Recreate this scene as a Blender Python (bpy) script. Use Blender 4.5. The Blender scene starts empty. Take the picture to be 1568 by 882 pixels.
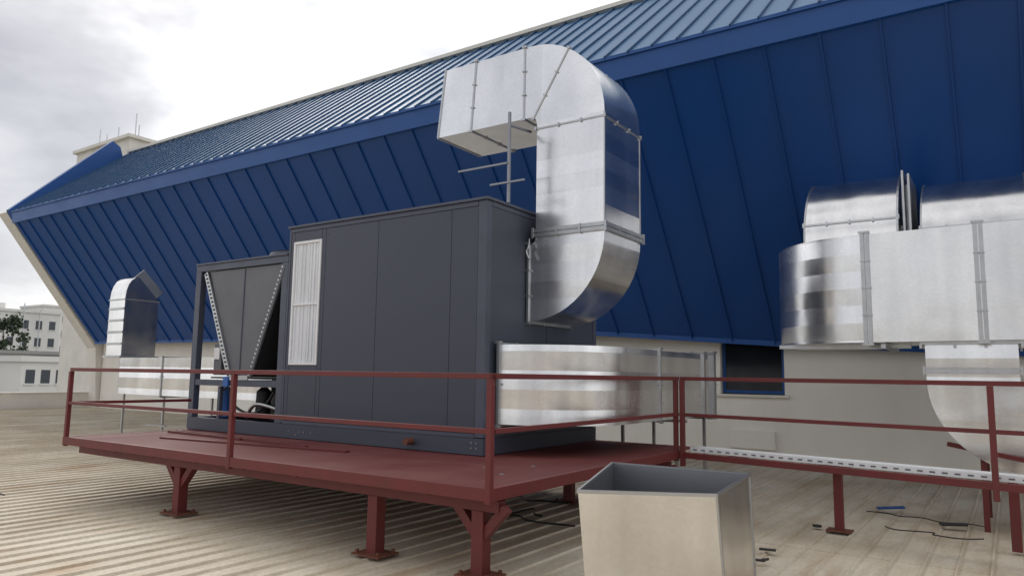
import bpy, bmesh, math, random
from mathutils import Matrix, Vector, noise
random.seed(7)
scene=bpy.context.scene
PI=math.pi
# ------------------------------------------------------------------ materials
def nmat(name):
    m=bpy.data.materials.new(name); m.use_nodes=True
    nt=m.node_tree; b=nt.nodes['Principled BSDF']
    return m,nt,b
def N(nt,t,**k):
    n=nt.nodes.new(t)
    for a,v in k.items(): setattr(n,a,v)
    return n
def L(nt,a,b): nt.links.new(a,b)
def coords(nt,scale=(1,1,1)):
    tc=N(nt,'ShaderNodeTexCoord'); mp=N(nt,'ShaderNodeMapping'); mp.inputs['Scale'].default_value=scale
    L(nt,tc.outputs['Object'],mp.inputs['Vector']); return mp.outputs['Vector']
def noise_tex(nt,vec,scale,detail=4,rough=.6):
    n=N(nt,'ShaderNodeTexNoise'); n.inputs['Scale'].default_value=scale; n.inputs['Detail'].default_value=detail
    n.inputs['Roughness'].default_value=rough; L(nt,vec,n.inputs['Vector']); return n
def ramp(nt,fac,stops):
    r=N(nt,'ShaderNodeValToRGB'); L(nt,fac,r.inputs['Fac'])
    e=r.color_ramp.elements
    while len(e)<len(stops): e.new(.5)
    for i,(p,c) in enumerate(stops):
        e[i].position=p; e[i].color=(*c,1) if len(c)==3 else c
    return r
def mixc(nt,fac,a,b,mode='MIX'):
    m=N(nt,'ShaderNodeMix',data_type='RGBA',blend_type=mode)
    if isinstance(fac,(int,float)): m.inputs[0].default_value=fac
    else: L(nt,fac,m.inputs[0])
    for i,v in ((6,a),(7,b)):
        if isinstance(v,tuple): m.inputs[i].default_value=(*v,1) if len(v)==3 else v
        else: L(nt,v,m.inputs[i])
    return m.outputs[2]
def math_(nt,op,a,b=None,c=None):
    n=N(nt,'ShaderNodeMath',operation=op)
    for i,v in enumerate((a,b,c)):
        if v is None: continue
        if isinstance(v,(int,float)): n.inputs[i].default_value=v
        else: L(nt,v,n.inputs[i])
    return n.outputs[0]
def bump(nt,b,h,dist=.01,strength=.5,prev=None):
    bp=N(nt,'ShaderNodeBump'); bp.inputs['Distance'].default_value=dist; bp.inputs['Strength'].default_value=strength
    L(nt,h,bp.inputs['Height'])
    if prev: L(nt,prev,bp.inputs['Normal'])
    L(nt,bp.outputs['Normal'],b.inputs['Normal']); return bp.outputs['Normal']
def paint(name,col,rough=.5,metal=0,dirt=.35,dcol=None,scale=1.5,bumpd=0,spec=.5,stretch=(1,1,1),oil=0):
    m,nt,b=nmat(name); v=coords(nt,stretch)
    n1=noise_tex(nt,v,scale,4,.65)
    dc=dcol or tuple(c*.55 for c in col)
    r=ramp(nt,n1.outputs['Fac'],[(.36,(0,0,0)),(.72,(dirt,dirt,dirt))])
    c=mixc(nt,r.outputs['Color'],col,dc)
    L(nt,c,b.inputs['Base Color'])
    b.inputs['Metallic'].default_value=metal
    rr=N(nt,'ShaderNodeMapRange'); rr.inputs[3].default_value=rough-.07; rr.inputs[4].default_value=rough+.12
    L(nt,n1.outputs['Fac'],rr.inputs[0]); L(nt,rr.outputs[0],b.inputs['Roughness'])
    b.inputs['Specular IOR Level'].default_value=spec
    if bumpd:
        n2=noise_tex(nt,v,scale*14,2); bump(nt,b,n2.outputs['Fac'],bumpd,.4)
    if oil:
        n2=noise_tex(nt,v,1.3,1); bump(nt,b,n2.outputs['Fac'],oil,.5)
    return m
def galv(name,axis,freq,base=.74,rough=.2,band=.006,tint=(1,1,1),oil=.025,vary=.08,streak=(3.5,3.5,.35)):
    m,nt,b=nmat(name); v=coords(nt)
    vo=N(nt,'ShaderNodeTexVoronoi'); vo.inputs['Scale'].default_value=45; L(nt,v,vo.inputs['Vector'])
    sp=N(nt,'ShaderNodeSeparateColor'); L(nt,vo.outputs['Color'],sp.inputs[0])
    n1=noise_tex(nt,v,1.7,1,.5); n2=noise_tex(nt,v,1.1,3,.6); n3=noise_tex(nt,coords(nt,streak),1.0,2,.5)
    r2=ramp(nt,n2.outputs['Fac'],[(.3,tuple(base*.90*t for t in tint)),(.65,tuple(base*t for t in tint))])
    r1=ramp(nt,sp.outputs[0],[(0,(.965,.965,.965)),(1,(1.02,1.02,1.02))])
    r4=ramp(nt,n3.outputs['Fac'],[(.35,(.86,.86,.87)),(.62,(1.01,1.01,1.01))])
    c=mixc(nt,1.0,r1.outputs['Color'],r2.outputs['Color'],'MULTIPLY')
    c=mixc(nt,1.0,c,r4.outputs['Color'],'MULTIPLY')
    out=math_(nt,'MULTIPLY_ADD',sp.outputs[1],.02,rough-.01)
    out=math_(nt,'MULTIPLY_ADD',n3.outputs['Fac'],.10,out)
    p=bump(nt,b,n1.outputs['Fac'],oil,.5)
    if freq:
        sx=N(nt,'ShaderNodeSeparateXYZ'); L(nt,v,sx.inputs[0])
        mu=math_(nt,'MULTIPLY',sx.outputs[axis],freq)
        fl=math_(nt,'FLOOR',mu)
        wn=N(nt,'ShaderNodeTexWhiteNoise',noise_dimensions='1D'); L(nt,fl,wn.inputs['W'])
        r3=ramp(nt,wn.outputs['Value'],[(0,(1-vary,)*3),(1,(1.04,1.04,1.04))])  # per-band tone paints the uneven reflections of the beads into the colour
        c=mixc(nt,1.0,c,r3.outputs['Color'],'MULTIPLY')
        out=math_(nt,'MULTIPLY_ADD',wn.outputs['Value'],.05,out)
        pp=math_(nt,'PINGPONG',mu,1.0)
        bump(nt,b,pp,band,1.0,p)
    L(nt,c,b.inputs['Base Color']); b.inputs['Metallic'].default_value=1
    L(nt,out,b.inputs['Roughness'])
    return m
M={}
M['galvz']=galv('galvanised_sheet_beaded',2,4.6,band=.010,base=.90,rough=.16)
M['galvx']=galv('galvanised_sheet_arm',0,1.7,band=.006,base=.94,rough=.12,streak=(1.2,1.2,.8))
M['galvy']=galv('galvanised_sheet_trunk',2,4.4,base=.78,rough=.18,band=.005,tint=(1,.99,.97))
M['galvp']=galv('galvanised_sheet_plain',2,0,base=.82,rough=.15,tint=(1,.99,.97),oil=.03)
M['flange']=paint('galvanised_flange',(.5,.51,.52),.34,1,.3,scale=6)
M['inner']=paint('duct_metal_shade_painted',(.30,.31,.33),.4,1,.4)  # darker copy of the duct metal, interior shade painted in; mast shares it
M['unit']=paint('anthracite_coated_panel',(.052,.059,.084),.42,0,.3,(.07,.077,.10),.9,0,.45,oil=.006)
M['unitframe']=paint('anthracite_frame',(.07,.08,.115),.4,0,.3,scale=3)
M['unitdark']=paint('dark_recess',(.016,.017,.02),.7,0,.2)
M['coil']=paint('condenser_coil_fins',(.03,.031,.035),.55,0,.3,scale=8)
M['vpanel']=paint('grey_coated_panel',(.13,.135,.15),.45,0,.3,scale=2)
M['red']=paint('oxide_red_steel',(.15,.024,.025),.48,0,.55,(.09,.03,.022),3,0,.4)
M['reddeck']=paint('oxide_red_deck',(.135,.027,.027),.62,0,.65,(.19,.08,.066),1.3,0,.3)
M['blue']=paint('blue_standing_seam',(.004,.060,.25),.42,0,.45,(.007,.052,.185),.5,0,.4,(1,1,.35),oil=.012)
M['bluesheen']=paint('blue_roof_painted_sheen',(.028,.12,.26),.45,0,.5,(.055,.14,.25),.6,0,.45)  # same blue paint as the wall, lightened: sky reflection put into the colour
M['bluetrim']=paint('blue_fascia_trim',(.005,.072,.28),.45,0,.35,(.006,.05,.17),1.0)
M['seam']=paint('blue_roof_seam',(.015,.075,.18),.5,0,.3,scale=1)
M['cream']=paint('cream_render_wall',(.84,.81,.74),.85,0,.3,(.64,.59,.51),1.1,0,.2,(1,1,.4))
M['creamtrim']=paint('cream_trim',(.76,.73,.66),.7,0,.3,scale=1)
M['white']=paint('white_frame',(.82,.83,.83),.4,0,.2,scale=4)
M['filter']=paint('white_filter_media',(.80,.82,.84),.5,0,.5,(.55,.57,.6),5,0,.3,(1,1,.2))
M['glass']=paint('dark_window_glass',(.01,.014,.02),.12,0,.1,spec=.6)
M['black']=paint('black_rubber_cable',(.02,.02,.02),.5,0,.2)
M['rust']=paint('rusty_pipe',(.16,.055,.03),.7,0,.5,scale=7)
M['plastic']=paint('clear_plastic_bag',(.6,.62,.64),.25,0,.3,scale=6)
M['bluecan']=paint('blue_compressor_paint',(.02,.12,.42),.35,0,.2)
M['bark']=paint('tree_bark',(.08,.055,.035),.9)
M['leaf']=paint('tree_foliage',(.045,.065,.03),.8,0,.8,(.02,.035,.015),.5)
M['city']=paint('city_white_render',(.76,.75,.72),.85,0,.3,scale=.1)
M['citygrey']=paint('city_grey_roof',(.36,.36,.35),.85,0,.4,scale=.15)
M['citywin']=paint('city_window',(.05,.06,.075),.2,0,.2)
def roofmat():
    m,nt,b=nmat('beige_metal_roof_sheet'); v=coords(nt)
    vs=coords(nt,(1.0,.16,1))
    n1=noise_tex(nt,v,.55,4,.65); n2=noise_tex(nt,vs,4.2,4,.7); n3=noise_tex(nt,v,24,2)
    n4=noise_tex(nt,vs,1.6,4,.7)
    c1=ramp(nt,n1.outputs['Fac'],[(.3,(.56,.475,.355)),(.5,(.68,.60,.475)),(.7,(.74,.68,.565))])
    r=ramp(nt,n2.outputs['Fac'],[(.46,(0,0,0)),(.70,(.6,.6,.6))])
    c=mixc(nt,r.outputs['Color'],c1.outputs['Color'],(.42,.325,.21))
    r2=ramp(nt,n4.outputs['Fac'],[(.57,(0,0,0)),(.72,(.65,.65,.65))])
    c=mixc(nt,r2.outputs['Color'],c,(.45,.28,.145))
    r3=ramp(nt,n3.outputs['Fac'],[(.35,(.88,.88,.88)),(.65,(1.03,1.03,1.03))])
    c=mixc(nt,1.0,c,r3.outputs['Color'],'MULTIPLY')
    sx=N(nt,'ShaderNodeSeparateXYZ'); L(nt,v,sx.inputs[0])
    fl=math_(nt,'FLOOR',sx.outputs[0])
    wn=N(nt,'ShaderNodeTexWhiteNoise',noise_dimensions='1D'); L(nt,fl,wn.inputs['W'])
    r4=ramp(nt,wn.outputs['Value'],[(0,(.88,.88,.88)),(1,(1.03,1.03,1.03))])
    c=mixc(nt,1.0,c,r4.outputs['Color'],'MULTIPLY')
    # dirt collected beside each rib
    fr=math_(nt,'FRACT',math_(nt,'DIVIDE',math_(nt,'ADD',sx.outputs[0],34.0),.26))
    r5=ramp(nt,fr,[(0,(.62,.57,.5)),(.07,(1,1,1)),(.77,(1,1,1)),(.85,(.6,.55,.48)),(.89,(1,1,1)),(.95,(.9,.9,.9)),(1,(.62,.57,.5))])
    c=mixc(nt,.4,c,r5.outputs['Color'],'MULTIPLY')
    L(nt,c,b.inputs['Base Color'])
    b.inputs['Roughness'].default_value=.6; b.inputs['Specular IOR Level'].default_value=.25
    return m
M['roof']=roofmat()
M['ground']=paint('street_level_ground',(.22,.2,.17),.9,0,.6,(.08,.1,.05),.02)
# ------------------------------------------------------------------ mesh helpers
def grp(name):
    e=bpy.data.objects.new(name,None); scene.collection.objects.link(e); e.empty_display_size=.2; return e
def mk(name,verts,faces,mat,parent=None,smooth=None,bevel=0,uni=True):
    me=bpy.data.meshes.new(name); me.from_pydata([tuple(v) for v in verts],[],faces)
    bm=bmesh.new(); bm.from_mesh(me)
    if uni: bmesh.ops.recalc_face_normals(bm,faces=bm.faces)
    if bevel:
        bmesh.ops.bevel(bm,geom=list(bm.edges),offset=bevel,segments=2,profile=.6,affect='EDGES')
    bm.to_mesh(me); bm.free()
    if smooth:
        for p in me.polygons: p.use_smooth=True
        me.set_sharp_from_angle(angle=math.radians(smooth))
    me.materials.append(M[mat])
    o=bpy.data.objects.new(name,me); scene.collection.objects.link(o)
    if parent: o.parent=parent
    return o
CF=[(0,3,2,1),(4,5,6,7),(0,1,5,4),(1,2,6,5),(2,3,7,6),(3,0,4,7)]
def bx(x0,x1,y0,y1,z0,z1):
    return [(x0,y0,z0),(x1,y0,z0),(x1,y1,z0),(x0,y1,z0),(x0,y0,z1),(x1,y0,z1),(x1,y1,z1),(x0,y1,z1)]
def box(name,x0,x1,y0,y1,z0,z1,mat,parent=None,bevel=0):
    return mk(name,bx(x0,x1,y0,y1,z0,z1),CF,mat,parent,bevel=bevel)
def boxes(name,lst,mat,parent=None,bevel=0):
    V=[];F=[]
    for b in lst:
        o=len(V); V+=b if len(b)==8 else bx(*b); F+=[tuple(i+o for i in f) for f in CF]
    return mk(name,V,F,mat,parent,bevel=bevel)
def beamv(a,b,w,h,up=(0,0,1)):
    a=Vector(a);b=Vector(b);d=(b-a).normalized();u=Vector(up)
    if abs(d.dot(u))>.95: u=Vector((0,1,0))
    s=d.cross(u).normalized();u=s.cross(d).normalized()
    r=[]
    for p in (a,b):
        for i,j in ((-1,-1),(1,-1),(1,1),(-1,1)): r.append(tuple(p+s*(i*w/2)+u*(j*h/2)))
    return r
def cyl(name,a,b,r,mat,parent=None,n=20,r2=None,cap=True):
    a=Vector(a);b=Vector(b);d=(b-a).normalized();u=Vector((0,0,1)) if abs(d.z)<.9 else Vector((1,0,0))
    s=d.cross(u).normalized();u=s.cross(d)
    V=[];r2=r if r2 is None else r2
    for p,rr in ((a,r),(b,r2)):
        for i in range(n):
            t=2*PI*i/n; V.append(p+s*math.cos(t)*rr+u*math.sin(t)*rr)
    F=[(i,(i+1)%n,n+(i+1)%n,n+i) for i in range(n)]
    if cap: F+=[tuple(range(n)),tuple(range(2*n-1,n-1,-1))]
    return mk(name,V,F,mat,parent,smooth=40)
def tube(name,pts,r,mat,parent=None):
    cu=bpy.data.curves.new(name,'CURVE'); cu.dimensions='3D'; cu.bevel_depth=r; cu.bevel_resolution=2
    s=cu.splines.new('NURBS'); s.points.add(len(pts)-1); s.use_endpoint_u=True; s.order_u=3
    for i,p in enumerate(pts): s.points[i].co=(*p,1)
    cu.materials.append(M[mat]); o=bpy.data.objects.new(name,cu); scene.collection.objects.link(o)
    if parent: o.parent=parent
    return o
def sweep(name,rings,mat,parent,caps=(True,True),smooth=35):
    V=[];F=[];n=len(rings[0])
    for r in rings: V+=[Vector(p) for p in r]
    for k in range(len(rings)-1):
        for i in range(n):
            j=(i+1)%n; F.append((k*n+i,k*n+j,(k+1)*n+j,(k+1)*n+i))
    if caps[0]: F.append(tuple(range(n)))
    if caps[1]: F.append(tuple(range(len(V)-n,len(V))))
    return mk(name,V,F,mat,parent,smooth=smooth)
def elbow(c,r0,r1,a0,a1,ax,w,w0,w1,n=14):
    out=[]
    for k in range(n+1):
        t=math.radians(a0+(a1-a0)*k/n); ring=[]
        for r,ww in ((r0,w0),(r1,w0),(r1,w1),(r0,w1)):
            p=[0,0,0]; p[ax[0]]=c[0]+math.cos(t)*r; p[ax[1]]=c[1]+math.sin(t)*r; p[w]=ww; ring.append(tuple(p))
        out.append(ring)
    return out
def flange(name,ring,parent,t=.03,h=.03,mat='flange',double=False,bolts=True):
    P=[Vector(p) for p in ring]; c=sum(P,Vector())/4
    n=(P[1]-P[0]).cross(P[3]-P[0]).normalized(); a=(P[1]-P[0]).normalized(); b=(P[3]-P[0]).normalized()
    lst=[]
    offs=[-t*.55,t*.55] if double else [0]
    for of in offs:
        tt=t*.45 if double else t*.5
        q=[]
        for s in (-1,1):
            for i,(sa,sb) in enumerate(((-1,-1),(1,-1),(1,1),(-1,1))):
                q.append(tuple(P[i]+a*sa*h+b*sb*h+n*(s*tt/1+of)))
        lst.append(q)
    if bolts:
        for i,(sa,sb) in enumerate(((-1,-1),(1,-1),(1,1),(-1,1))):
            p=P[i]+a*sa*(h+.0)+b*sb*(h+.0)
            lst.append(beamv(p-n*t*1.3,p+n*t*1.3,.026,.026))
        for i in range(4):
            j=(i+1)%4; e=P[j]-P[i]; k=max(2,int(e.length/.3)); out=((P[i]+P[j])/2-c).normalized()
            for m in range(1,k):
                p=P[i]+e*m/k+out*h
                lst.append(beamv(p-n*t*1.1,p+n*t*1.1,.026,.018))
    return boxes(name,lst,mat,parent)
def rivets(name,pts,nrm,r,mat,parent):
    lst=[]
    n=Vector(nrm)
    for p in pts:
        p=Vector(p); lst.append(beamv(p-n*.001,p+n*.005,r*2,r*2))
    return boxes(name,lst,mat,parent)
def plane(name,x0,x1,y0,y1,z,mat,parent=None):
    return mk(name,[(x0,y0,z),(x1,y0,z),(x1,y1,z),(x0,y1,z)],[(0,1,2,3)],mat,parent)
def lerp(r1,r2,t): return [tuple(Vector(u)*(1-t)+Vector(v)*t) for u,v in zip(r1,r2)]
# ------------------------------------------------------------------ ground + roof deck
plane('ground',-4000,4000,-4000,4000,-10,'ground')
deck=grp('metal_deck_roof')
V=[];F=[]
x=-34.0; xs=[]
while x<9:
    xs+=[(x,0),(x+.218,0),(x+.224,.008),(x+.230,.022),(x+.242,.022),(x+.25,.008)]
    x+=.26
xs.append((x,0))
Y0,Y1=-9,16.5
for (xx,zz) in xs: V+=[(xx,Y0,zz),(xx,Y1,zz)]
for i in range(len(xs)-1): F.append((2*i,2*i+2,2*i+3,2*i+1))
mk('ribbed_sheet',V,F,'roof',deck)
# end laps of the sheets
boxes('sheet_laps',[(-34,9,7.9,7.93,.0005,.0045),(-34,9,1.4,1.43,.0005,.0045)],'roof',deck)
box('roof_body',-34,9,-9,16.5,-10,-.03,'cream',deck)
box('left_parapet',-34.5,-34.05,-9,16.9,-.2,.62,'creamtrim',deck)
box('parapet_cap',-34.55,-34.0,-9,16.9,.623,.68,'creamtrim',deck,.01)
# ------------------------------------------------------------------ blue building
B=grp('blue_roof_building')
XL,XR=-33.0,9.0
def wallbottom(x):
    pts=[(-34,2.80),(-8.4,2.72),(-4.1,2.42),(.3,2.2),(9.1,1.9)]
    for (a,za),(b,zb) in zip(pts,pts[1:]):
        if a<=x<=b: return za+(zb-za)*(x-a)/(b-a)
    return 2.8
def wy(z): return 12.55+(7.5-z)*.757
n=48; V=[];F=[]
for i in range(n+1):
    x=XL+(XR-XL)*i/n; zb=wallbottom(x); V+=[(x,12.55,7.5),(x,wy(zb),zb),(x,wy(zb)+.12,zb-.02)]
for i in range(n):
    a=3*i; F+=[(a,a+3,a+4,a+1),(a+1,a+4,a+5,a+2)]
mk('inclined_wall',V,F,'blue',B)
seams=[];x=XL+.3
while x<XR:
    zb=wallbottom(x); seams.append(beamv((x,12.53,7.5),(x,wy(zb)-.02,zb),.028,.05,(0,-1,0))); x+=.92
boxes('wall_standing_seams',seams,'blue',B)
trim=[]
for i in range(n):
    x0=XL+(XR-XL)*i/n;x1=XL+(XR-XL)*(i+1)/n; z0=wallbottom(x0);z1=wallbottom(x1)
    trim.append(beamv((x0,wy(z0)-.03,z0+.03),(x1,wy(z1)-.03,z1+.03),.06,.12))
boxes('wall_bottom_trim',trim,'bluetrim',B)
mk('eave_fascia',[(XL,12.42,7.93),(XR,12.42,7.93),(XR,12.46,7.48),(XL,12.46,7.48),(XL,12.7,7.93),(XR,12.7,7.93),(XR,12.7,7.48),(XL,12.7,7.48)],[(0,1,2,3),(4,5,6,7),(0,1,5,4),(3,2,6,7),(0,3,7,4),(1,2,6,5)],'bluetrim',B)
box('eave_drip',XL,XR,12.38,12.46,7.9,7.965,'bluetrim',B)
RY,RZ=16.9,11.55
mk('roof_slope',[(XL,12.40,7.96),(XR,12.40,7.96),(XR,RY,RZ),(XL,RY,RZ)],[(0,1,2,3)],'bluesheen',B)
mk('rear_slope',[(XL,RY,RZ),(XR,RY,RZ),(XR,21.3,7.96),(XL,21.3,7.96)],[(0,1,2,3)],'bluesheen',B)
seams=[];x=XL+.2
nn=Vector((0,-(RZ-7.96),RY-12.4)).normalized()
while x<XR:
    seams.append(beamv(Vector((x,12.37,7.94))+nn*.02,Vector((x,RY,RZ))+nn*.02,.025,.045,tuple(nn))); x+=.5
boxes('roof_standing_seams',seams,'seam',B)
box('ridge_capping',XL,XR,RY-.12,RY+.12,RZ+.02,RZ+.13,'creamtrim',B)
prof=[(12.33,8.02),(16.15,11.95),(16.5,11.75),(16.75,11.0),(14,8.3),(12.6,7.6)]
V=[(-33.02,a,b) for a,b in prof]+[(-33.35,a,b) for a,b in prof]; m=len(prof)
mk('raised_verge',V,[tuple(range(m)),tuple(range(2*m-1,m-1,-1))]+[(i,(i+1)%m,m+(i+1)%m,m+i) for i in range(m)],'bluetrim',B)
prof=[(12.35,7.95),(16.3,2.6),(16.5,0),(21.3,0),(21.3,7.96),(16.6,11.3)]
m=len(prof)
V=[(-33.36,a,b) for a,b in prof]+[(-34.1,a-.0,b) for a,b in prof]
mk('end_wall',V,[tuple(range(m)),tuple(range(2*m-1,m-1,-1))]+[(i,(i+1)%m,m+(i+1)%m,m+i) for i in range(m)],'creamtrim',B)
WY=16.62
boxes('rear_wall',[(XL-.3,-5.5,WY,WY+.35,-.05,3.2),(-4.08,XR,WY,WY+.35,-.05,3.2),(-5.5,-4.08,WY,WY+.35,-.05,1.33),(-5.5,-4.08,WY,WY+.35,2.68,3.2)],'cream',B)
box('wall_core',XL,XR,WY+.36,21.2,-.05,7.9,'cream',B)
boxes('window_frame',[(-5.48,-4.10,WY+.13,WY+.18,1.36,1.42),(-5.48,-4.10,WY+.13,WY+.18,2.6,2.66),(-5.48,-5.42,WY+.13,WY+.18,1.42,2.6),(-4.16,-4.10,WY+.13,WY+.18,1.42,2.6)],'bluetrim',B)
box('window_glass',-5.42,-4.16,WY+.15,WY+.16,1.42,2.6,'glass',B)
box('window_sill',-5.6,-3.98,WY-.06,WY+.12,1.28,1.335,'creamtrim',B,.005)
boxes('wall_access_box',[(-5.3,-4.3,WY-.08,WY-.002,.15,.55)],'cream',B,.01)
boxes('stair_penthouse',[(-49,-42.6,21.8,26,0,15.4),(-49.2,-42.4,21.6,26.2,15.403,15.6)],'creamtrim',B)
ants=[]
for px,h in ((-47.5,1.4),(-46.6,.9),(-45.2,1.1),(-43.2,1.6),(-42.8,.8)): ants.append(beamv((px,22.4,15.6),(px,22.4,15.6+h),.05,.05))
boxes('antennas',ants,'flange',B)
# ------------------------------------------------------------------ air handling unit
U=grp('air_handling_unit')
yf,yb=6.65,9.35; x0,xm,x1=-10.62,-8.38,-4.9
box('ahu_core',xm+.02,x1-.02,yf+.02,yb-.02,.98,3.68,'unitdark',U)
pan=[]
g=.003
def fp(xa,xb,za,zb): pan.append((xa+g,xb-g,yf,yf+.03,za+g,zb-g))
fp(-7.62,-6.63,1.02,3.64);fp(-6.63,-5.42,1.02,3.64);fp(-5.42,-5.02,1.02,3.64)
fp(-8.34,-8.27,1.02,3.64);fp(-7.70,-7.62,1.02,3.64);fp(-8.27,-7.70,1.02,1.78);fp(-8.27,-7.70,3.50,3.64)
boxes('front_panels',pan,'unit',U,.003)
boxes('end_panels',[(x1-.03,x1,yf+.1,7.98,1.02,3.64),(x1-.03,x1,7.99,yb-.1,1.02,3.64)],'unit',U,.003)
boxes('frame_posts',[(x1-.12+.003,x1+.006,yf-.006,yf+.095,.98,3.70),(xm-.0,xm+.036,yf-.004,yf+.09,.98,3.70),(x1-.1,x1+.006,yb-.09,yb,.98,3.70)],'unitframe',U,.006)
boxes('top_frame',[(xm+.038,x1-.125,yf-.004,yf+.09,3.643,3.70),(x1-.1,x1+.005,yf+.1,yb-.095,3.643,3.70)],'unitframe',U,.004)
boxes('bottom_frame',[(xm+.038,x1-.125,yf-.004,yf+.09,.975,1.018),(x1-.1,x1+.005,yf+.1,yb-.095,.975,1.018)],'unitframe',U,.003)
box('roof_panel',xm-.02,x1+.03,yf-.03,yb+.03,3.703,3.735,'unitframe',U,.005)
box('base_channel',x0,x1+.0,yf+.0,yf+.08,.785,.972,'unit',U,.004)
boxes('base_channel_side',[(x1-.08,x1+.001,yf+.082,yb,.785,.972),(x0,x0+.08,yf+.082,yb,.785,.972),(x0+.09,x1-.09,yb-.08,yb,.785,.972)],'unit',U,.004)
pts=[]
for xx in (-7.62,-6.63,-5.42,-5.02):
    for s in (-.035,.035):
        z=1.15
        while z<3.62: pts.append((xx+s,yf,z)); z+=.6
rivets('panel_screws',pts,(0,-1,0),.006,'unitframe',U)
rivets('base_bolts',[(-4.99,yf-.002,.86),(-4.99,yf-.002,.92),(-5.06,yf-.002,.86),(-5.06,yf-.002,.92),(-7.9,yf-.002,.88),(-7.98,yf-.002,.88),(-7.75,yf-.002,.88),(-8.2,yf-.002,.88),(-8.05,yf-.002,.84)],(0,-1,0),.008,'flange',U)
cyl('drain_pipe',(-5.95,yf+.02,.885),(-5.95,yf-.12,.885),.04,'rust',U)
boxes('filter_frame',[(-8.27,-8.235,yf-.014,yf+.04,1.78,3.50),(-7.735,-7.70,yf-.014,yf+.04,1.78,3.50),(-8.232,-7.738,yf-.014,yf+.04,1.78,1.815),(-8.232,-7.738,yf-.014,yf+.04,3.465,3.50),(-8.232,-7.738,yf-.010,yf+.03,2.60,2.635)],'white',U,.003)
fl=[];x=-8.225;rq=random.Random(5)
while x<-7.78:
    wv=rq.uniform(.02,.05); dz=rq.uniform(0,.010)
    fl.append((x,x+wv,yf-.004+dz,yf+.0115,1.82,2.595));fl.append((x,x+wv-.004,yf-.003+dz,yf+.0115,2.64,3.46)); x+=wv+rq.uniform(.012,.05)
boxes('filter_pleats',fl,'filter',U,.003)
box('filter_back',-8.235,-7.735,yf+.012,yf+.018,1.8,3.48,'filter',U)
ct=3.33
boxes('condenser_frame',[(x0,x0+.13,yf,yf+.1,.975,ct-.1),(xm-.14,xm-.01,yf,yf+.1,.975,ct-.1),(x0,xm-.01,yf-.003,yf+.1,ct-.098,ct),
 (x0,x0+.1,yb-.1,yb,.975,ct-.1),(x0,x0+.1,yf+.105,yb,ct-.098,ct),(x0+.132,xm-.142,yf+.01,yf+.08,1.46,1.55),(x0+.01,x0+.09,yf+.105,yb-.1,1.46,1.54),(-9.9,-9.84,yf+.02,yf+.08,.975,1.455)],'unitframe',U,.004)
box('condenser_top_pan',x0,xm-.02,yf-.02,yb,ct+.003,ct+.03,'unitframe',U,.003)
box('condenser_back',x0+.1,xm-.02,yb-.06,yb-.02,1.56,ct-.1,'coil',U)
box('condenser_mid_deck',x0+.1,xm-.02,yf+.3,yb-.1,1.565,1.59,'coil',U)
vt=3.22
mk('v_end_panel',[(-10.30,yf+.03,vt),(-8.55,yf+.03,vt),(-9.17,yf+.03,1.60),(-9.60,yf+.03,1.60),(-10.30,yf+.05,vt),(-8.55,yf+.05,vt),(-9.17,yf+.05,1.60),(-9.60,yf+.05,1.60)],[(0,1,2,3),(4,5,6,7),(0,1,5,4),(1,2,6,5),(2,3,7,6),(3,0,4,7)],'vpanel',U)
box('v_panel_rib',-9.42,-9.40,yf+.02,yf+.029,1.62,3.21,'unitframe',U)
for nm,a,b in (('left',(-10.36,3.2),(-9.62,1.6)),('right',(-8.49,3.2),(-9.15,1.6))):
    A=Vector((a[0],yf+.015,a[1]));Bv=Vector((b[0],yf+.015,b[1])); d=(Bv-A); dn=d.normalized(); s=Vector((dn.z,0,-dn.x))
    q=[]
    for yy in (yf-.005,yf+.028):
        q+=[tuple(Vector((p.x,yy,p.z))+s*w) for p,w in ((A,-.045),(Bv,-.045),(Bv,.045),(A,.045))]
    mk('coil_strip_'+nm,q,CF,'flange' if nm=='left' else 'vpanel',U)
    hl=[]
    kk=26
    for i in range(kk):
        p=A+d*((i+.5)/kk)
        hl.append(beamv((p.x-.0,yf-.012,p.z),(p.x,yf-.004,p.z),.035,.026))
    boxes('coil_strip_slots_'+nm,hl,'unitdark' if nm=='left' else 'flange',U)
    q=[]
    for yy in (yf+.06,yb-.1):
        q+=[(A.x-.03,yy,A.z),(Bv.x-.03,yy,Bv.z),(Bv.x+.03,yy,Bv.z),(A.x+.03,yy,A.z)]
    mk('coil_slab_'+nm,q,CF,'coil',U)
for i,(fx,fy) in enumerate(((-8.95,7.3),(-8.95,8.5))):
    cyl('fan_cowl_%d'%i,(fx,fy,ct+.03),(fx,fy,ct+.13),.47,'unitframe',U,36,.44)
    cyl('fan_grille_%d'%i,(fx,fy,ct+.14),(fx,fy,ct+.15),.42,'black',U,36)
    cyl('fan_motor_%d'%i,(fx,fy,ct+.15),(fx,fy,ct+.2),.12,'black',U,20)
for i,(cx,cy) in enumerate(((-10.1,6.95),(-9.5,7.2),(-9.0,7.1))):
    cyl('compressor_%d'%i,(cx,cy,.98),(cx,cy,1.38),.12,'bluecan' if i==0 else 'black',U,24,.11)
    cyl('compressor_dome_%d'%i,(cx,cy,1.38),(cx,cy,1.44),.11,'bluecan' if i==0 else 'black',U,24,.05)
tube('copper_pipe',[(-10.0,6.85,1.4),(-9.8,6.8,1.5),(-9.75,6.8,1.2),(-9.4,6.82,1.05),(-9.0,6.82,1.1),(-8.8,6.85,1.4)],.02,'black',U)
tube('suction_pipe',[(-9.4,6.85,1.0),(-9.2,6.75,1.2),(-8.9,6.76,1.22),(-8.6,6.9,1.1)],.028,'flange',U)
box('control_box',-10.24,-10.05,yf+.15,yf+.28,1.62,2.1,'vpanel',U,.005)
box('isolator',-10.22,-10.08,yf+.13,yf+.149,1.86,2.04,'white',U,.004)
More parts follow.
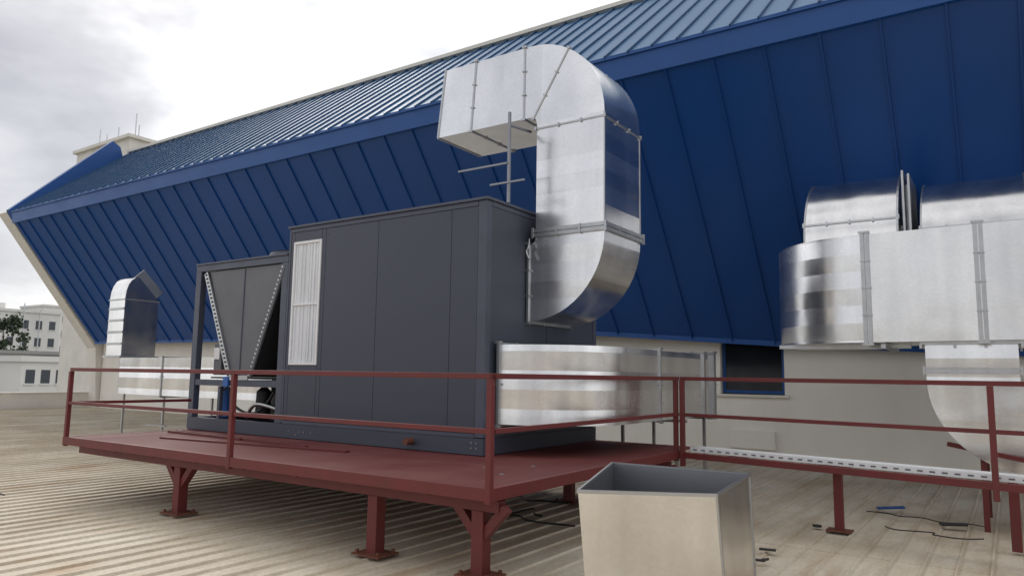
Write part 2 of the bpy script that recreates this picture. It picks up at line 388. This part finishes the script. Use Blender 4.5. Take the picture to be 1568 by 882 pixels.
box('blue_valve',-9.72,-9.60,yf-.03,yf+.005,1.45,1.60,'bluecan',U,.01)
box('valve_block',-9.58,-9.15,yf-.02,yf-.0045,1.56,1.62,'flange',U,.003)
boxes('under_shade_sheet',[(x0+.12,xm-.05,8.2,8.22,.98,1.45)],'unitdark',U)  # dark sheet added to stand in for the shade behind the compressors
# ------------------------------------------------------------------ goose neck duct
G=grp('goose_neck_air_duct')
y0,y1=7.5,8.5
e1=elbow((-4.87,3.39),.1,1.05,-90,0,(0,2),1,y0,y1)
sweep('lower_elbow',e1,'galvz',G,smooth=30)
e2=elbow((-4.88,4.83),.11,1.06,0,90,(0,2),1,y0,y1)
a=e1[-1];b=e2[0]
sweep('riser',[a,b],'galvz',G,(False,False))
sweep('upper_elbow',e2,'galvx',G,smooth=30)
c=e2[-1]
zt=c[1][2];zb=c[0][2]
endr=[(-6.40,y0,zb),(-6.29,y0,zt),(-6.29,y1,zt),(-6.40,y1,zb)]
sweep('discharge_arm',[c,endr],'galvx',G,(False,False))
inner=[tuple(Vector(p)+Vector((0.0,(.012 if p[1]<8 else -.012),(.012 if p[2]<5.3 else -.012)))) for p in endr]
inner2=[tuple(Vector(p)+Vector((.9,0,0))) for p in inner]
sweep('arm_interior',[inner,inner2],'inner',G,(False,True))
flange('unit_flange',e1[0],G,.03,.025)
flange('riser_flange',lerp(a,b,.03),G,.05,.03,double=True)
flange('riser_flange_mid',lerp(a,b,.96),G,.02,.012,double=False)
flange('elbow_seam',e2[9],G,.02,.010)
flange('arm_joint_a',lerp(c,endr,.06),G,.025,.012)
flange('arm_joint_b',lerp(c,endr,.62),G,.025,.012)
rim=[]
for i in range(4): rim.append(beamv(endr[i],endr[(i+1)%4],.026,.026))
boxes('arm_end_rim',rim,'flange',G)
boxes('corner_seams',[beamv(e1[-1][1],e2[0][1],.016,.016),beamv((e1[-1][2][0],y1,3.4),(e2[0][2][0],y1,4.8),.016,.016)],'flange',G)
boxes('support_mast',[beamv((-4.86,7.02,3.735),(-4.86,7.02,4.86),.03,.03),beamv((-5.12,7.0,3.98),(-4.62,7.0,3.98),.02,.022),beamv((-5.62,7.0,4.22),(-4.87,7.0,4.22),.02,.022),beamv((-4.86,7.04,4.70),(-4.86,7.5,4.75),.025,.025)],'inner',G)
tube('bracket',[(-4.84,7.46,3.36),(-4.80,7.4,3.25),(-4.86,7.4,3.2),(-4.80,7.4,3.1)],.012,'flange',G)
# ------------------------------------------------------------------ horizontal supply duct beside unit
H=grp('curved_supply_air_duct')
z0,z1=1.13,2.03
h1=elbow((-4.83,7.92),.14,1.08,-90,0,(0,1),2,z0,z1,18)
sweep('curved_elbow',h1,'galvz',H,smooth=30)
hs=h1[-1]; he=[(p[0],11.0,p[2]) for p in hs]
sweep('straight_run',[hs,he],'galvz',H,(False,True))
flange('start_flange',h1[0],H,.04,.025)
flange('mid_flange',[(p[0],8.92,p[2]) for p in hs],H,.03,.022)
flange('far_flange',[(p[0],10.55,p[2]) for p in hs],H,.03,.03,double=True)
flange('end_flange',[(p[0],10.95,p[2]) for p in hs],H,.05,.045,double=True)
sweep('wall_branch',[[(-3.95,11.03,z0+.02),(-4.69,11.03,z0+.02),(-4.69,11.03,z1-.02),(-3.95,11.03,z1-.02)],[(-6.2,14.5,z0+.02),(-7.0,14.5,z0+.02),(-7.0,14.5,z1-.02),(-6.2,14.5,z1-.02)]],'galvy',H)
boxes('duct_legs',[beamv((-3.8,9.6,0),(-3.8,9.6,1.13),.04,.04),beamv((-4.6,9.6,0),(-4.6,9.6,1.13),.04,.04),beamv((-3.8,10.7,0),(-3.8,10.7,1.13),.04,.04),beamv((-4.6,10.7,0),(-4.6,10.7,1.13),.04,.04),beamv((-4.75,9.6,1.1),(-3.65,9.6,1.1),.04,.04),beamv((-4.75,10.7,1.1),(-3.65,10.7,1.1),.04,.04)],'flange',H)
# ------------------------------------------------------------------ right large duct
R_=grp('large_return_air_duct')
z0,z1=2.15,3.50
r1=elbow((-1.44,11.2),.12,1.30,-90,-180,(0,1),2,z0,z1,18)
sweep('end_elbow',r1,'galvz',R_,smooth=30)
st=r1[0]; en=[(5.0,p[1],p[2]+.05) for p in st]
sweep('trunk',[st,en],'galvp',R_,(False,True))
flange('joint_a',lerp(st,en,.004),R_,.05,.025,double=True)
flange('joint_b',lerp(st,en,.19),R_,.05,.025,double=True)
flange('joint_c',lerp(st,en,.5),R_,.05,.03,double=True)
so=r1[-1]; sweep('trunk_rear',[so,[(p[0],12.2,p[2]) for p in so]],'galvz',R_,(False,True))
for nm,xa,xb,yy,tz in (('a',-2.60,-1.27,12.1,5.02),('b',-.97,.34,12.15,4.82)):
    rr=1.25; c0=(yy+rr,tz-rr)
    ee=elbow(c0,.14,rr,180,90,(1,2),0,xa,xb,16)
    base=[(p[0],p[1],2.2) for p in ee[0]]
    sweep('riser_'+nm,[base,ee[0]],'galvp',R_,(True,False))
    sweep('riser_elbow_'+nm,ee,'galvp',R_,(False,False),smooth=30)
    sweep('wall_entry_'+nm,[ee[-1],[(p[0],15.6,p[2]) for p in ee[-1]]],'galvp',R_,(False,True))
    flange('riser_joint_'+nm,ee[3],R_,.03,.015)
    e=[]
    for i in range(16): e.append(beamv(ee[i][2],ee[i+1][2],.03,.07)); e.append(beamv(ee[i][1],ee[i+1][1],.02,.04))
    boxes('corner_flange_'+nm,e,'flange',R_)
    flange('wall_flange_'+nm,[(p[0],14.4,p[2]) for p in ee[-1]],R_,.05,.05)
boxes('side_flanges',[(-1.20,-1.17,12.2,13.2,3.3,4.86),(-1.12,-1.09,12.2,13.2,3.3,4.80),(-1.20,-1.09,12.5,12.56,3.5,4.7)],'flange',R_)
d0=[(-.82,10.0,2.15),(.10,10.0,2.15),(.10,11.0,2.15),(-.82,11.0,2.15)]
d1=[(p[0],p[1],1.70) for p in d0]
sweep('drop',[d0,d1],'galvz',R_,(True,False))
r2=elbow((.22,1.70),1.04,.12,180,270,(0,2),1,10.0,11.0,16)
sweep('drop_elbow',r2,'galvp',R_,(False,False),smooth=30)
sweep('drop_run',[r2[-1],[(4.5,p[1],p[2]) for p in r2[-1]]],'galvp',R_,(False,True))
flange('drop_joint_a',d0,R_,.06,.04)
flange('drop_joint_b',lerp(d0,d1,.75),R_,.04,.02,double=True)
boxes('trunk_supports',[beamv((-1.25,9.87,2.10),(-1.25,11.2,2.10),.05,.05),beamv((.6,9.87,2.05),(.6,11.2,2.05),.05,.05),beamv((-2.6,10.4,2.12),(-1.0,10.4,2.12),.05,.05)],'flange',R_)
rk=grp('steel_duct_support')
boxes('members',[beamv((-.65,10.2,.95),(.9,9.6,.72),.05,.05),beamv((-.3,10.1,0),(-.3,10.1,.85),.06,.06),beamv((.9,9.7,0),(.9,9.7,.75),.06,.06),beamv((-.3,11.2,0),(-.3,11.2,.7),.06,.06)],'red',rk)
# ------------------------------------------------------------------ distant left duct
D=grp('small_air_duct')
z0,z1=1.18,1.93
l1=elbow((-15.35,8.85),.1,.75,-90,-180,(0,1),2,z0,z1,14)
sweep('end_elbow',l1,'galvz',D,smooth=30)
lrun=[(-10.5,p[1],p[2]) for p in l1[0]]
sweep('run',[l1[0],lrun],'galvz',D,(False,True))
flange('run_joint',lerp(l1[0],lrun,.3),D,.03,.02)
pr=[(8.10,1.95),(8.10,3.22),(8.115,3.36),(8.155,3.49),(8.215,3.59),(8.29,3.65),(8.37,3.67),(8.84,3.20),(8.84,1.95)]; m=len(pr)
V=[(-15.5,a,b) for a,b in pr]+[(-16.12,a,b) for a,b in pr]
mk('goose_riser',V,[tuple(range(m)),tuple(range(2*m-1,m-1,-1))]+[(i,(i+1)%m,m+(i+1)%m,m+i) for i in range(m)],'galvp',D,smooth=30)
boxes('riser_flanges',[(-16.17,-15.45,8.05,8.9,1.935,1.975),(-16.14,-15.48,8.08,8.86,3.16,3.185),beamv((-15.81,8.40,3.665),(-15.81,8.87,3.19),.64,.02,(1,0,0))],'flange',D)
bd=[]
for zz in (2.2,2.45,2.7,2.95): bd.append((-16.12,-15.5,8.085,8.101,zz,zz+.05))
boxes('riser_beads',bd,'flange',D,.004)
boxes('legs',[(-15.4,-15.36,8.15,8.19,0,1.18),(-13.9,-13.86,8.15,8.19,0,1.18),(-13.9,-13.86,8.8,8.84,0,1.18),(-12.3,-12.26,8.15,8.19,0,1.18),(-13.92,-13.84,8.1,8.9,1.14,1.178),(-14.2,-13.5,8.0,8.05,.6,.62)],'flange',D)
# ------------------------------------------------------------------ platform
P_=grp('steel_platform')
px0,px1,py0,py1=-10.45,-3.5,4.85,9.5
box('deck_plate',px0+.005,px1-.005,py0+.005,py1,.757,.778,'reddeck',P_)
boxes('edge_channels',[(px0,px1,py0-.05,py0,.68,.783),(px1,px1+.05,py0-.05,8.9,.68,.783),(px0-.05,px0,py0-.05,py1,.68,.783)],'red',P_,.004)
js=[]
x=px0+.3
while x<px1: js.append((x,x+.06,py0+.005,py1,.66,.755)); x+=.85
js+=[(px0,px1-.01,5.0,5.1,.56,.655),(px0,px1-.01,8.6,8.7,.56,.655),(px0-.2,px0-.052,6.6,9.4,.68,.78)]
boxes('joists',js,'red',P_)
posts=[(-8.1,5.05),(-4.93,5.05),(-3.72,5.05),(-8.1,8.65),(-4.93,8.65),(-3.7,8.65)]
pl=[];bl=[]
for i,(a,b) in enumerate(posts):
    pl.append((a-.06,a+.06,b-.06,b+.06,.012,.56))
    bl.append((a-.17,a+.17,b-.14,b+.14,.03,.045))
    if i in (0,2,3,5):
        for s in (-1,1): pl.append(beamv((a+s*.04,b,.36),(a+s*.26,b,.60),.08,.08))
boxes('support_posts',pl,'red',P_,.006)
boxes('base_plates',bl,'rust',P_,.003)
boxes('post_bolts',[(a+sx*.13-.012,a+sx*.13+.012,b+sy_*.1-.012,b+sy_*.1+.012,.045,.075) for a,b in posts for sx in (-1,1) for sy_ in (-1,1)],'rust',P_)
LB=grp('loose_steel_angle')
boxes('angles',[beamv((-10.2,6.25,.795),(-7.0,5.95,.795),.06,.03),beamv((-10.2,6.12,.795),(-8.4,6.05,.795),.05,.03),beamv((-9.4,5.55,.79),(-6.3,5.95,.79),.09,.02)],'red',LB)
rivets('deck_washers',[(-3.9,5.6,.779),(-4.3,5.9,.779),(-4.0,6.3,.779)],(0,0,1),.02,'flange',P_)
Q=grp('steel_railing')
zt,zm=1.672,1.228
t=.046
rl=[beamv((px0-.02,py0-.02,zt),(px1+.02,py0-.02,zt),t,t),beamv((px0-.02,py0-.02,zm),(px1+.02,py0-.02,zm),t*.9,t*.9),
    beamv((px1+.02,py0+.02,zt),(px1+.02,8.85,zt),t,t),beamv((px1+.02,py0+.02,zm),(px1+.02,8.85,zm),t*.9,t*.9),
    beamv((px0-.02,py0+.02,zt),(px0-.02,6.6,zt),t,t),beamv((px0-.02,py0+.02,zm),(px0-.02,6.6,zm),t*.9,t*.9)]
for a,b in ((px0-.02,py0-.02),(-6.87,py0-.03),(px1+.02,py0-.03),(px1+.02,8.78)):
    rl.append(beamv((a,b-.0,.66),(a,b,zt-.024),.052,.052))
boxes('rails_and_posts',rl,'red',Q,.004)
# ------------------------------------------------------------------ walkway at right
W=grp('steel_walkway')
A=Vector((-3.42,8.80,0)); Bd=Vector((3.26,-.62,0)).normalized(); nrm=Vector((-Bd.y,Bd.x,0))
def wp(s,o,z): p=A+Bd*s+nrm*o; return (p.x,p.y,z)
wl=[beamv(wp(0,0,zt),wp(7,0,zt),t,t),beamv(wp(0,0,zm),wp(7,0,zm),t*.9,t*.9),beamv(wp(-.1,0,.735),wp(7,0,.735),.05,.07),beamv(wp(0,.85,.735),wp(7,.85,.735),.05,.07)]
for s in (0.02,3.32,6.6): wl.append(beamv(wp(s,0,.6),wp(s,0,zt-.024),.055,.055))
for s in (.5,1.6,1.75,2.7,3.8,4.9): wl.append(beamv(wp(s,.03,.72),wp(s,.83,.72),.05,.05))
for s,o in ((1.72,.45),(4.6,.45),(3.3,.8)):
    wl.append(beamv(wp(s,o,.03),wp(s,o,.70),.09,.09))
boxes('frame_and_rails',wl,'red',W,.004)
bp=[]
for s,o in ((1.72,.45),(4.6,.45)): p=wp(s,o,0); bp.append((p[0]-.13,p[0]+.13,p[1]-.1,p[1]+.1,.03,.042))
boxes('base_plates',bp,'rust',W)
tr=[beamv(wp(.05,.12,.80),wp(7,.12,.80),.01,.06),beamv(wp(.05,.32,.80),wp(7,.32,.80),.01,.06),beamv(wp(.05,.22,.773),wp(7,.22,.773),.2,.006)]
boxes('cable_tray',tr,'white',W)
hl=[];s=.1
while s<6.9:
    hl.append(beamv(wp(s,.113,.80),wp(s+.05,.113,.80),.006,.014)); s+=.11
boxes('tray_slots',hl,'vpanel',W)
# ------------------------------------------------------------------ open duct section on the roof
OB=grp('open_duct_section')
top=[Vector((-2.39,4.31,.93)),Vector((-1.61,4.75,.93)),Vector((-1.70,5.78,.95)),Vector((-2.84,5.72,.95))]
bot=[Vector((-2.33,4.36,.03)),Vector((-1.56,4.79,.03)),Vector((-1.66,5.75,.03)),Vector((-2.78,5.70,.03))]
V=top+bot
F=[(0,4,5,1),(3,7,4,0),(2,6,7,3),(4,7,6,5),(1,5,6,2)]
cc=sum(V,Vector())/8
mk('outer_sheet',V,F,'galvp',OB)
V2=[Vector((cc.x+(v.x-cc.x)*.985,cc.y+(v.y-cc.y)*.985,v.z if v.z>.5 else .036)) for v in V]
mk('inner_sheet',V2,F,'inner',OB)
boxes('rim',[beamv(V[i],V[(i+1)%4],.018,.022) for i in range(4)]+[beamv(V[i],V[i+4],.014,.014) for i in (1,2)],'flange',OB)
# ------------------------------------------------------------------ debris
C1=grp('loose_cables')
rnd=random.Random(3)
def squig(cx,cy,w,h,n,z=.035):
    return [(cx+w*(i/(n-1)-.5)+rnd.uniform(-.12,.12),cy+rnd.uniform(-h,h),z+rnd.uniform(0,.03)) for i in range(n)]
for i,(cx,cy,w,h,r) in enumerate(((-5.5,8.2,1.6,.4,.012),(-5.2,7.6,1.2,.4,.012),(-1.0,10.2,1.2,.12,.007),(-.8,9.3,.8,.10,.007),(-4.6,7.2,1.0,.3,.012),(-2.0,7.0,.4,.1,.012),(-12.5,3.6,2.4,.12,.014),(-11.6,4.2,1.2,.15,.010))):
    tube('cable_%d'%i,squig(cx,cy,w,h,8),r,'black',C1)
pb=grp('plastic_bag')
bm=bmesh.new(); bmesh.ops.create_icosphere(bm,subdivisions=4,radius=1)
for v in bm.verts:
    k=1+.45*noise.noise(v.co*2.3)+.25*noise.noise(v.co*6)
    v.co=Vector((v.co.x*.28*k-10.1,v.co.y*.2*k+7.6,max(.03,v.co.z*.17*k+.16)))
me=bpy.data.meshes.new('bag'); bm.to_mesh(me); bm.free(); me.materials.append(M['plastic']); o=bpy.data.objects.new('crumpled_film',me); scene.collection.objects.link(o); o.parent=pb
boxes('wet_boards',[beamv((-10.9,8.2,.06),(-9.7,8.5,.06),.25,.05),beamv((-10.6,8.0,.12),(-9.9,8.4,.12),.18,.05)],'rust',pb)
rr=grp('scrap_pieces')
boxes('blue_offcut',[beamv((-1.5,10.6,.06),(-1.2,10.7,.09),.1,.02),beamv((-9.2,8.3,.06),(-8.6,8.5,.1),.2,.02)],'bluetrim',rr)
boxes('dark_offcut',[beamv((-.75,9.9,.06),(-.5,10.0,.07),.1,.02),beamv((-2.1,7.4,.05),(-1.95,7.43,.05),.06,.012)],'black',rr)
cyl('metal_ring',(-1.9,9.0,.03),(-1.9,9.0,.05),.05,'black',rr,16)
# ------------------------------------------------------------------ distant city
def building(name,X,ya,yb,zt,depth,rows,wh,sp,ww,mat='city'):
    g_=grp(name)
    box('block',X-depth,X,ya,yb,-10,zt,mat,g_)
    box('cornice',X-depth-.2,X+.25,ya-.2,yb+.2,zt+.005,zt+.5,mat,g_)
    w=[];f=[]
    for z in rows:
        y=ya+sp*.6
        while y<yb-sp*.4:
            w.append((X-.3,X+.03,y-ww/2,y+ww/2,z,z+wh)); f.append((X+.0,X+.12,y-ww/2-.1,y+ww/2+.1,z-.15,z-.02)); y+=sp
    boxes('windows',w,'citywin',g_); boxes('sills',f,mat,g_)
    return g_
g1=building('white_office_building',-150,36,66.3,11.9,14,(8.9,5.7,2.5,-.7),1.6,2.3,1.1)
boxes('rooftop_boxes',[(-156,-152,45,49,12.4,14.1),(-157,-153,56,58,12.4,13.6)],'city',g1)
boxes('flag_poles',[(-149,-148.85,59.5,59.65,-3,13.5),(-149,-148.85,62.2,62.35,-3,12.5)],'flange',g1)
building('white_office_building',-185,78,96,16,12,(12.5,9,5.5,2),1.5,3,1.2)
building('grey_low_building',-118,40,60,3.7,10,(1.4,),.9,3,1.6,'citygrey')
building('white_low_building',-72,29.0,33.2,2.25,5,(.35,),1.2,1.25,.75)
building('grey_low_building',-90,20,36.8,2.6,8,(.6,),.9,2.5,1.6,'citygrey')
for i in range(9):
    rnd2=random.Random(40+i)
    X=-220-rnd2.uniform(0,200); Y=-X*.36+rnd2.uniform(-45,60)
    building('apartment_block',X,Y,Y+rnd2.uniform(12,30),rnd2.uniform(5,12),12,(1,4,7),1.4,3.2,1.3,'city')
def tree(X,Y,zb,h,r,seed):
    g_=grp('city_tree'); rd=random.Random(seed)
    cyl('trunk',(X,Y,zb),(X,Y,zb+h*.6),.3,'bark',g_,10,.12)
    V=[];F=[]
    cl=[]
    for i in range(26):
        u=rd.uniform(0,2*PI);q=rd.uniform(0,1)**.5*r;zz=zb+h*rd.uniform(.42,1.0)
        q*=math.sin(min(1,(1.08-(zz-zb)/h)/.5)*PI/2)
        cl.append((X+q*math.cos(u),Y+q*math.sin(u),zz,rd.uniform(.5,1.1)))
    for a,b,c_,s in cl:
        if rd.random()<.3: tube('limb',[(X,Y,zb+h*.4),((X+a)/2,(Y+b)/2,(zb+h*.5+c_)/2),(a,b,c_)],.05,'bark',g_)
        for j in range(60):
            d=Vector((rd.gauss(0,1),rd.gauss(0,1),rd.gauss(0,.8)))*s*.55
            p=Vector((a,b,c_))+d; n1=Vector((rd.gauss(0,1),rd.gauss(0,1),rd.gauss(0,1))).normalized(); t1=n1.orthogonal().normalized(); t2=n1.cross(t1)
            k=rd.uniform(.12,.28); o=len(V); V+=[p+t1*k,p+t2*k,p-t1*k,p-t2*k]; F.append((o,o+1,o+2,o+3))
    mk('crown',V,F,'leaf',g_,uni=False)
tree(-128,49.5,-10,19.5,3.2,1);tree(-126,47.5,-10,15,3,2);tree(-128,59.2,-10,15.5,2.2,3);tree(-127,53,-10,12.5,2.5,4);tree(-100,34,-10,13,2.5,5)
# ------------------------------------------------------------------ world: overcast, brightest over the roof, unseen sky behind dimmed for duct reflections
w=bpy.data.worlds.new('World'); scene.world=w; w.use_nodes=True; nt=w.node_tree
bg=nt.nodes['Background']; bg.inputs['Strength'].default_value=.105
sky=N(nt,'ShaderNodeTexSky',sky_type='NISHITA'); sky.sun_disc=False; sky.sun_elevation=math.radians(38); sky.sun_rotation=math.radians(-65)
tc=N(nt,'ShaderNodeTexCoord')
mp=N(nt,'ShaderNodeMapping'); mp.inputs['Scale'].default_value=(1,1,2.2); L(nt,tc.outputs['Generated'],mp.inputs['Vector'])
n1=noise_tex(nt,mp.outputs['Vector'],2.6,5,.55)
def dotmask(vec,a,b,val):
    dot=N(nt,'ShaderNodeVectorMath',operation='DOT_PRODUCT'); L(nt,tc.outputs['Generated'],dot.inputs[0])
    dot.inputs[1].default_value=tuple(Vector(vec).normalized())
    mr=N(nt,'ShaderNodeMapRange'); mr.inputs[1].default_value=a; mr.inputs[2].default_value=b; mr.inputs[3].default_value=0; mr.inputs[4].default_value=val
    mr.interpolation_type='SMOOTHSTEP'
    L(nt,dot.outputs['Value'],mr.inputs[0]); return mr.outputs[0]
m1=dotmask((-.915,.28,.27),.93,1.0,.22)
m2=dotmask((.25,-1,.12),-.15,.85,.19)
ad=math_(nt,'ADD',math_(nt,'ADD',n1.outputs['Fac'],m1),m2)
cr=ramp(nt,ad,[(.50,(11.2,11.2,11.4)),(.62,(10.2,10.25,10.5)),(.71,(7.2,7.25,7.6)),(.85,(5.0,5.05,5.6))])
c=mixc(nt,.9,sky.outputs['Color'],cr.outputs['Color'])
L(nt,c,bg.inputs['Color'])
sd=bpy.data.lights.new('sun','SUN'); sd.energy=1.2; sd.angle=math.radians(22); sd.color=(1,.95,.87)
so_=bpy.data.objects.new('sun',sd); scene.collection.objects.link(so_)
el=math.radians(38); az=math.radians(-65)
dirv=Vector((math.sin(az)*math.cos(el),math.cos(az)*math.cos(el),math.sin(el)))
so_.rotation_euler=dirv.to_track_quat('Z','Y').to_euler()
# ------------------------------------------------------------------ camera
cam=bpy.data.cameras.new('camera'); co=bpy.data.objects.new('camera',cam); scene.collection.objects.link(co)
Rm=Matrix.Rotation(math.radians(34.3),3,'Z')@Matrix.Rotation(math.radians(96.85),3,'X')@Matrix.Rotation(math.radians(.86),3,'Z')
co.matrix_world=Matrix.Translation((0,0,1.68))@Rm.to_4x4()
cam.sensor_width=36; cam.lens=36*1113/1568; cam.clip_end=9000; cam.clip_start=.05
scene.camera=co
scene.view_settings.view_transform='Standard'; scene.view_settings.look='None'; scene.view_settings.exposure=0
